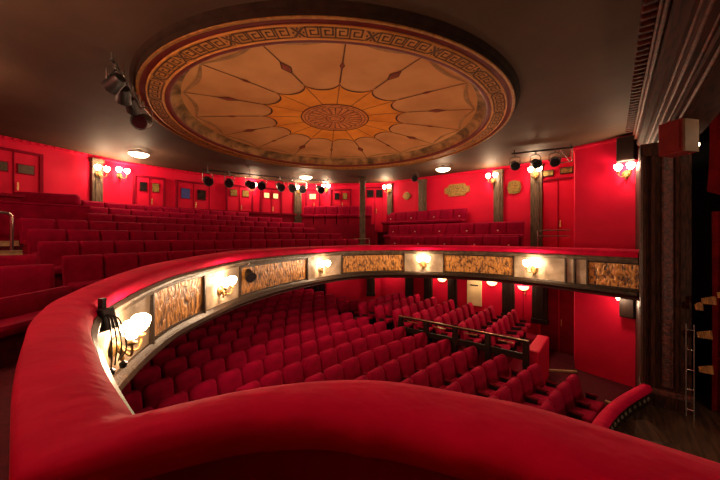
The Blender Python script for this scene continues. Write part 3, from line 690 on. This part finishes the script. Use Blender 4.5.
def visible(u, v, z):
    p = px(u, v, z)
    if not p: return False
    x, y = p
    if x < 70 or x > 640: return False
    # hidden behind the near padding?
    near = [(60, 300), (95, 335), (125, 418), (240, 393), (370, 380), (480, 395), (600, 425), (640, 440)]
    for (x0, y0), (x1, y1) in zip(near, near[1:]):
        if x0 <= x <= x1: yy = y0+(y1-y0)*(x-x0)/(x1-x0); return y < yy+16
    return False
for i in range(17):
    uc = -.85-.715*i
    vs = [7.62-.52*k for k in range(13)] + ([8.14, 8.66, 9.18] if i > 10 else [])
    for k, v in enumerate(vs):
        u = uc+.034*(v-4.6)**2; z = stalls_z(u)
        if u > .0 or u < -12.4: continue
        if not visible(u-.2, v, z+.92): continue
        lab = 'crimson stalls seat, %s row from stage, %s from railing side' % (ORD[i], ORD[k])
        put(s0, u+.2, v, z, math.atan2(-.068*(v-4.6), 1), lab, 'stalls seats in curved rows'); nst += 1
for i in range(7):
    for k in range(6):
        u = -2.25-.74*i; v = 8.5+.53*k
        put(s0, u, v, terr(u), .12, 'crimson seat on raised side terrace, %s row from stage, %s from railing' % (ORD[i], ORD[k]), 'side terrace seats')
for i, (v0, n) in enumerate([(.95, 16), (.72, 16), (.62, 16), (.54, 15), (1.70, 13), (1.75, 12), (1.80, 10)]):
    for k in range(n):
        v = v0+k*.545; u = rowu(i, v)
        put(b0, u+.16, v, tierz(i), math.atan2(-.07*(v-5.2), 1), 'rear balcony seat, %s row up from parapet, %s from left aisle' % (ORD[i], ORD[k]), 'rear balcony seats')
d = Vector((ch[1][0]-ch[0][0], ch[1][1]-ch[0][1])); Lc = d.length; d.normalize(); nrm = Vector((d.y, -d.x))
for k in range(6):
    p = Vector(ch[0]) + d*(.45+.55*k) + Vector((d.y, -d.x))*.3
    put(b0, p.x, p.y, 4.42, math.atan2(nrm.y, nrm.x), 'dark crimson balcony seat on the corner ledge, %s from the rear wall pilaster' % ORD[k], 'corner ledge seats')
plate_me = MB().box((0, 0, 0), (.01, .05, .035)).build('number_plate', 'whiteplate'); PM = plate_me.data; bpy.data.objects.remove(plate_me)
for r, (vb, u0, u1, z) in enumerate(FS):
    n = int((u1-u0)/.545)
    for k in range(n):
        s_ = put(b0, u0+.3+k*.545, vb-(.30 if r == 0 else .20), z, -PI/2, 'far side balcony seat, %s row up from parapet, %s from left end' % (ORD[2-r], ORD[k]), 'far side balcony seats')
        if k % 2 == 0:
            o = bpy.data.objects.new('number_plate', PM); C.objects.link(o); o.parent = s_; o.location = (-.11, 0, .62); o['label'] = 'small pale number plate'
for r, (u, z, vs) in enumerate([(-5.85, 2.55, (-.90, -.35, .20)), (-6.6, 2.66, (-1.0, -.45, .08)), (-7.5, 2.85, (-1.0, -.45))]):
    for k, v in enumerate(reversed(vs)):
        put(b0, u, v, z, 0.0, 'near side balcony seat at left, %s row back, %s from aisle steps' % (ORD[r], ORD[k]), 'near side balcony seats')
fb = thing('curved_bench', 'low curved dark red front bench beside the left balcony parapet', 'bench', (-5.0, .2, 2.55))
BP = spline([(.55, -1.1), (.25, -.55), (-.15, -.05), (-.62, .38)], 4)
MB().sweep(BP, [(0, .25), (-.03, .30), (-.03, .58), (0, .64), (.06, .64), (.09, .58), (.09, .30), (.07, .25)]).build('backrest', 'velvet_b', fb, True, 60)
MB().sweep(BP, [(-.36, .32), (-.38, .36), (-.35, .42), (.0, .42), (.02, .36), (0, .32)]).build('seat', 'velvet_b', fb, True, 60)
MB().sweep(BP, [(-.3, 0), (-.3, .33), (.02, .33), (.02, 0)]).build('base', 'carpet', fb)

# ------------------------------------------------------------------ lamps
def sconce_proto(power, big=1.0):
    t = thing('wall_sconce', 'x', 'wall lamp')
    MB().lathe([(0, 0), (.07, 0), (.085, .015), (.05, .03), (.035, .05), (0, .055)], seg=16, axis='X').build('backplate', 'oldgilt', t, True, 40)
    for sg in (-1, 1):
        pts = [(.04, 0, 0), (.09, sg*.03, -.05), (.14, sg*.07, -.07), (.16, sg*.10, -.02), (.16, sg*.11, .04)]
        MB().tube(spline(pts, 4), .011, 8).build('arm', 'oldgilt', t, True)
        MB().lathe([(0, 0), (.03, .0), (.04, .02), (.015, .03), (.015, .05)], (.16, sg*.11, .03), seg=12).build('cup', 'oldgilt', t, True)
        MB().lathe([(.0, .0), (.03, .01), (.06, .05), (.078, .10), (.072, .13), (.045, .155), (0, .165)], (.16, sg*.11, .07), seg=14).build('shade', 'bulb', t, True)
    MB().lathe([(0, -.14), (.02, -.12), (.012, -.08), (.03, -.05), (0, -.03)], (.06, 0, 0), seg=10).build('finial', 'oldgilt', t, True)
    light('lamp_light', (.27, 0, .15), power, t, .06)
    return t
sc = sconce_proto(LW); remember(sc)
sf = sconce_proto(LF); remember(sf)
first = {}
def place_sconce(proto, u, v, z, a, label, off=0, scale=1, group=None):
    x, y = u+math.cos(a)*off, v+math.sin(a)*off
    if proto.name not in first:
        first[proto.name] = 1; proto.location = (x, y, z); proto.rotation_euler = (0, 0, a); proto['label'] = label; o = proto
    else: o = dup(proto, (x, y, z), a, label)
    o['group'] = group; o.scale = (scale,)*3; return o
for (u, v, z, off, lab) in [(-12.76, 1.92, 5.86, .19, 'gilt double wall lamp on the leftmost greenish pilaster'), (-12.98, 2.6, 5.95, 0, 'gilt double wall lamp just right of the leftmost pilaster'), (-12.42, 7.18, 6.0, 0, 'gilt double wall lamp midway along the rear wall'),
    (-11.85, 9.31, 6.05, .19, 'gilt double wall lamp on the rear corner pilaster'), (-10.75, 10.25, 6.15, 0, 'gilt double wall lamp between the corner doors'), (-8.01, 11.83, 6.0, .19, 'gilt double wall lamp on the narrow far pilaster'),
    (-3.4, 12.0, 5.95, .19, 'gilt double wall lamp on the pilaster right of the gold plaque'), (-2.0, 12.0, 5.98, .19, 'gilt double wall lamp behind the spotlight bar'), (.30, 10.43, 5.48, 0, 'gilt double wall lamp on the splayed wall below the black speaker')]:
    p, a = wallface(u, v); place_sconce(sc, p.x, p.y, z, a, lab, off, 1.15, 'upper wall lamps')
for (u, v, z, s_, lab) in [(-3.2, .58, 3.0, 1.0, 'large gilt double lamp on the left balcony front beside the black junction box'), (-5.11, 2.42, 3.0, 1, 'gilt double lamp on the balcony front left of the small spotlight'), (-6.39, 5.91, 2.98, 1.1, 'gilt double lamp on the balcony front at the middle of the curve'),
    (-4.86, 9.1, 3.0, 1.2, 'gilt double lamp on the far balcony front, second from the right'), (-1.64, 9.6, 3.0, 1.2, 'gilt double lamp on the far balcony front nearest the stage')]:
    i = min(range(1, len(fine)-1), key=lambda i: (fine[i][0]-u)**2+(fine[i][1]-v)**2); d = Vector(fine[i+1])-Vector(fine[i-1]); n = Vector((d.y, -d.x)).normalized()
    place_sconce(sf, fine[i][0]+n.x*.015, fine[i][1]+n.y*.015, z-.06, math.atan2(n.y, n.x), lab, 0, s_, 'balcony front lamps')
# glass ceiling dishes
def dish():
    t = thing('ceiling_lamp', 'x', 'ceiling lamp')
    MB().lathe([(0, -.10), (.10, -.095), (.20, -.07), (.25, -.03), (.26, -.0), (.24, -.005), (0, -.03)], seg=28).build('glass_dish', 'dish', t, True)
    MB().lathe([(.26, .0), (.275, .01), (.27, .03), (.24, .03), (.24, 0)], seg=28).build('rim', 'gold', t, True)
    MB().lathe([(0, .12), (.06, .12), (.07, .10), (.02, .09), (.02, -.03), (0, -.03)], seg=14).build('stem', 'bronze', t, True)
    light('lamp_light', (0, 0, -.25), LC, t, .15); light('uplight', (0, 0, .05), LC*.12, t, .03)
    return t
d0 = dish(); remember(d0)
for k, (u, v, lab) in enumerate([(-10.9, 2.64, 'glass dish ceiling lamp at the left beyond the dome'), (-9.76, 8.13, 'glass dish ceiling lamp behind the far rim of the dome'), (-4.75, 10.41, 'glass dish ceiling lamp right of the dome above the far wall'),
    (-4.3, -.9, 'added unseen glass dish ceiling lamp over the near side seats'), (-.9, -.1, 'added unseen glass dish ceiling lamp over the near box')]):
    if k == 0: d0.location = (u, v, CEIL-.12); d0['label'] = lab; o = d0
    else: o = dup(d0, (u, v, CEIL-.12), 0, lab)
    if k > 2:                                       # near dishes are added out of view to light the padding; they burn lower
        for c in [c for c in bpy.data.objects if c.parent == o and c.type == 'LIGHT']: c.data = c.data.copy(); c.data.energy *= .6 if k == 3 else .55
    o['group'] = 'glass dish ceiling lamps'
# alabaster half bowls under the balcony
def bowl():
    t = thing('bowl_wall_lamp', 'x', 'wall lamp')
    q = MB(); rows = []
    for j in range(7):
        a = j/6*PI/2; rows.append([q.bm.verts.new((math.sin(a)*.17*math.sin(PI*k/12), math.sin(a)*.17*math.cos(PI*k/12)*1.15, -math.cos(a)*.17)) for k in range(13)])
    for A, B in zip(rows, rows[1:]):
        for k in range(12): q.bm.faces.new((A[k], A[k+1], B[k+1], B[k]))
    bmesh.ops.remove_doubles(q.bm, verts=q.bm.verts, dist=1e-5)
    q.build('bowl', 'halfdish', t, True); MB().box((.012, 0, -.03), (.024, .12, .25), bev=.005).build('bracket', 'gold', t)
    light('lamp_light', (.22, 0, .08), LD, t, .08); return t
w0 = bowl(); remember(w0)
for k, (u, v, z, lab) in enumerate([(-5.49, 11.93, 2.12, 'alabaster bowl lamp under the balcony between the first pilasters'), (-3.5, 12.0, 2.16, 'wide alabaster bowl lamp right of the lit doorway'), (-2.42, 12.0, 2.10, 'alabaster bowl lamp over the narrow red door'), (-8.0, 11.83, 2.2, 'alabaster bowl lamp far under the balcony'), (-10.6, 10.36, 2.2, 'alabaster bowl lamp in the far rear corner of the stalls'), (-12.8, 6.0, 2.25, 'alabaster bowl lamp on the rear stalls wall')]):
    p, a = wallface(u, v)
    if k == 0: w0.location = (p.x, p.y, z); w0.rotation_euler.z = a; w0['label'] = lab; o = w0
    else: o = dup(w0, (p.x, p.y, z), a, lab)
    o['group'] = 'bowl lamps under the balcony'
# speakers
def speaker(u, v, z, wd, h, dpt, lab):
    p, a = wallface(u, v); t = thing('loudspeaker', lab, 'loudspeaker', (p.x, p.y, z), a)
    MB().box((dpt/2+.03, 0, h/2), (dpt, wd, h), bev=.015).build('cabinet', 'black', t); MB().box((dpt+.035, 0, h/2), (.015, wd*.86, h*.9)).build('grille', 'blackwood', t)
    MB().box((.02, 0, h/2), (.06, .1, .2)).build('bracket', 'black', t); return t
speaker(.34, 10.42, 5.78, .36, .62, .26, 'black loudspeaker above the double lamp beside the stage pillar')
sp = speaker(.36, 10.42, 1.8, .30, .5, .22, 'black loudspeaker under the end of the balcony')
lk = thing('bare_lamp', 'small bare bulb lamp under the end of the far balcony front', 'lamp', (.12, 10.05, 2.3))
MB().lathe([(0, -.05), (.03, -.04), (.035, 0), (.02, .04), (0, .045)], seg=12).build('bulb', 'bulb', lk, True); MB().lathe([(.022, .03), (.025, .12), (.05, .18), (0, .18)], seg=12).build('socket', 'black', lk, True)
light('lamp_light', (-.02, -.1, -.08), 22, lk, .05)

# ------------------------------------------------------------------ spotlights
def spot(r=.11, l=.28):
    t = thing('spotlight', 'x', 'spotlight')                       # hangs from z = 0, shines along +X and down
    R = Matrix.Rotation(math.radians(25), 4, 'Y')
    MB().lathe([(0, -l*.55), (r*.7, -l*.5), (r*.95, -l*.3), (r, l*.2), (r*1.12, l*.45), (r*1.12, l*.5), (r*.95, l*.46), (0, l*.40)], (0, 0, -.30), seg=18, axis='X', M4=R).build('housing', 'black', t, True, 35)
    f = MB().lathe([(0, l*.41), (r*.93, l*.47)], (0, 0, -.30), seg=18, axis='X', M4=R).build('lens', 'glassdark', t, True)
    MB().tube([(0, -r*1.15, -.30), (0, -r*1.15, -.12), (0, -r*.6, -.08), (0, r*.6, -.08), (0, r*1.15, -.12), (0, r*1.15, -.30)], .012, 6).build('yoke', 'chrome', t)
    MB().box((0, 0, -.03), (.05, .035, .10), bev=.006).build('clamp', 'chrome', t); return t
sp0 = spot(); remember(sp0); fs = [0]
def put_spot(x, y, z, rz, lab, group, sc_=1):
    if not fs[0]: fs[0] = 1; o = sp0; o.location = (x, y, z); o.rotation_euler = (0, 0, rz); o['label'] = lab; o['group'] = group
    else: o = dup(sp0, (x, y, z), rz, lab, group)
    o.scale = (sc_,)*3; return o
# rear bar with eight spotlights, just beyond the ring
bar_pts = [(-11.5, 4.9), (-11.25, 5.6), (-11.0, 6.3), (-10.85, 6.75), (-10.55, 7.4), (-10.4, 7.9), (-10.25, 8.35), (-9.75, 8.9)]
bb = thing('lighting_bar', 'black curved lighting bar carrying the spotlights beyond the dome', 'lighting bar', (-11.5, 4.7, CEIL))
MB().tube([(x+11.5, y-4.7, -.14) for x, y in [(-11.55, 4.7)]+bar_pts+[(-9.5, 9.15)]], .024).build('bar', 'black', bb)
for x, y in bar_pts[::2]: MB().tube([(x+11.5, y-4.7, -.14), (x+11.5, y-4.7, 0)], .014).build('hanger', 'chrome', bb)
for k, (x, y) in enumerate(bar_pts):
    put_spot(x, y, CEIL-.12, math.radians([-10, -30, 5, -35, -15, -25, -40, -20][k]), 'black spotlight on the bar beyond the dome, %s from the left' % ORD[k], 'spotlights beyond the dome', 1.35)
put_spot(-5.87, 10.3, CEIL-.02, math.radians(-60), 'single black spotlight hanging between two glass ceiling dishes', 'single spotlights', 1.0)
# bracket frame near the stage with three
bf = thing('lighting_bar', 'black ceiling frame with bracket carrying three spotlights by the far wall', 'lighting bar', (-2.3, 9.95, CEIL))
MB().box((.72, .17, -.10), (1.55, .05, .05), rz=.24).build('bar', 'black', bf)
MB().tube([(1.45, .35, -.1), (1.45, .35, -.50), (1.2, .29, -.50)], .02).tube([(1.15, .28, -.1), (1.4, .34, -.5)], .014).build('bracket', 'chrome', bf)
for sx in (.05, 1.42): MB().tube([(sx, sx*.24, -.1), (sx, sx*.24, 0)], .016).build('hanger', 'black', bf)
for k, (x, y) in enumerate([(-2.25, 9.97), (-1.72, 10.1), (-1.25, 10.2)]): put_spot(x, y, CEIL-.11, math.radians([-70, -60, -80][k]), 'black spotlight on the frame by the far wall, %s from the left' % ORD[k], 'spotlights by the far wall', 1.1)
# cluster at the left rim of the dome
lb = thing('lighting_bar', 'short black bar with clamps and cables at the left rim of the dome', 'lighting bar', (-5.75, 1.15, CEIL))
MB().tube([(.3, -.15, -.1), (-1.0, .5, -.16)], .024).build('bar', 'black', lb)
for t_ in (0, .35, .7, 1): MB().tube([(.3-1.3*t_, -.15+.65*t_, -.1), (.3-1.3*t_, -.15+.65*t_, 0)], .016).build('hanger', 'chrome', lb)
q = MB()
for k in range(4):
    x = .1-.3*k; y = -.05+.15*k; q.tube(spline([(x, y, -.12), (x-.1, y-.12, -.3), (x-.25, y+.05, -.25), (x-.3, y+.15, -.12)], 4), .012, 6)
q.build('cable', 'black', lb)
for k, (x, y, a) in enumerate([(-5.5, 1.05, 200), (-5.85, 1.22, 170), (-6.2, 1.4, 150)]): put_spot(x, y, CEIL-.12, math.radians(a), 'black spotlight in the cluster at the left rim of the dome, %s from the top' % ORD[k], 'spotlights at the left rim', .9)
put_spot(-6.55, 1.65, CEIL-.16, math.radians(-38), 'large square-framed spotlight with black face at the left rim of the dome', 'single spotlights', 1.15)
bd = thing('spotlight_frame', 'square dark colour frame on the large spotlight at the dome rim', 'colour frame', (0, 0, 0)); bpy.data.objects.remove(bd)
# small spotlight and junction box on the balcony front
s = put_spot(-5.58, 3.18, 3.36, math.radians(-5), 'small black spotlight clamped to the balcony front between two lamps', 'single spotlights', .9)
jb = thing('junction_box', 'black floodlight box with hanging cables at the left end of the balcony front', 'floodlight', (-2.80, .46, 3.25), rz=math.radians(-60))
MB().box((0, 0, 0), (.10, .15, .16), bev=.012, rx=.3).build('housing', 'black', jb); MB().tube([(0, -.1, 0), (.02, -.22, -.06)], .009).build('strut', 'black', jb)
MB().box((0, 0, .1), (.03, .04, .12)).build('clamp', 'black', jb)
q = MB()
for k in range(4): q.tube(spline([(.02, .05+.02*k, .05), (.05, .12+.03*k, .02), (.04, .13+.04*k, -.15), (.02, .10+.03*k, -.33+.03*k)], 4), .005, 6)
q.build('cable', 'black', jb); MB().lathe([(0, 0), (.02, .01), (.025, .04), (0, .06)], (.02, .10, -.38), seg=10).lathe([(0, 0), (.02, .01), (.025, .04), (0, .06)], (.02, .2, -.32), seg=10).build('plug', 'black', jb)

# ------------------------------------------------------------------ unseen lamps added in the near half to brighten the dark hall, behind and beside the photographer
for k, (u, v, a) in enumerate([(-7.5, -1.29, PI/2), (-4.0, -1.29, PI/2)]):
    place_sconce(sc, u, v, 5.75, a, 'added unseen gilt double wall lamp on the near wall, %s from the rear' % ORD[k], 0, 1.1, 'added near wall lamps')
print('SEATS stalls', nst, 'objects', len(bpy.data.objects))
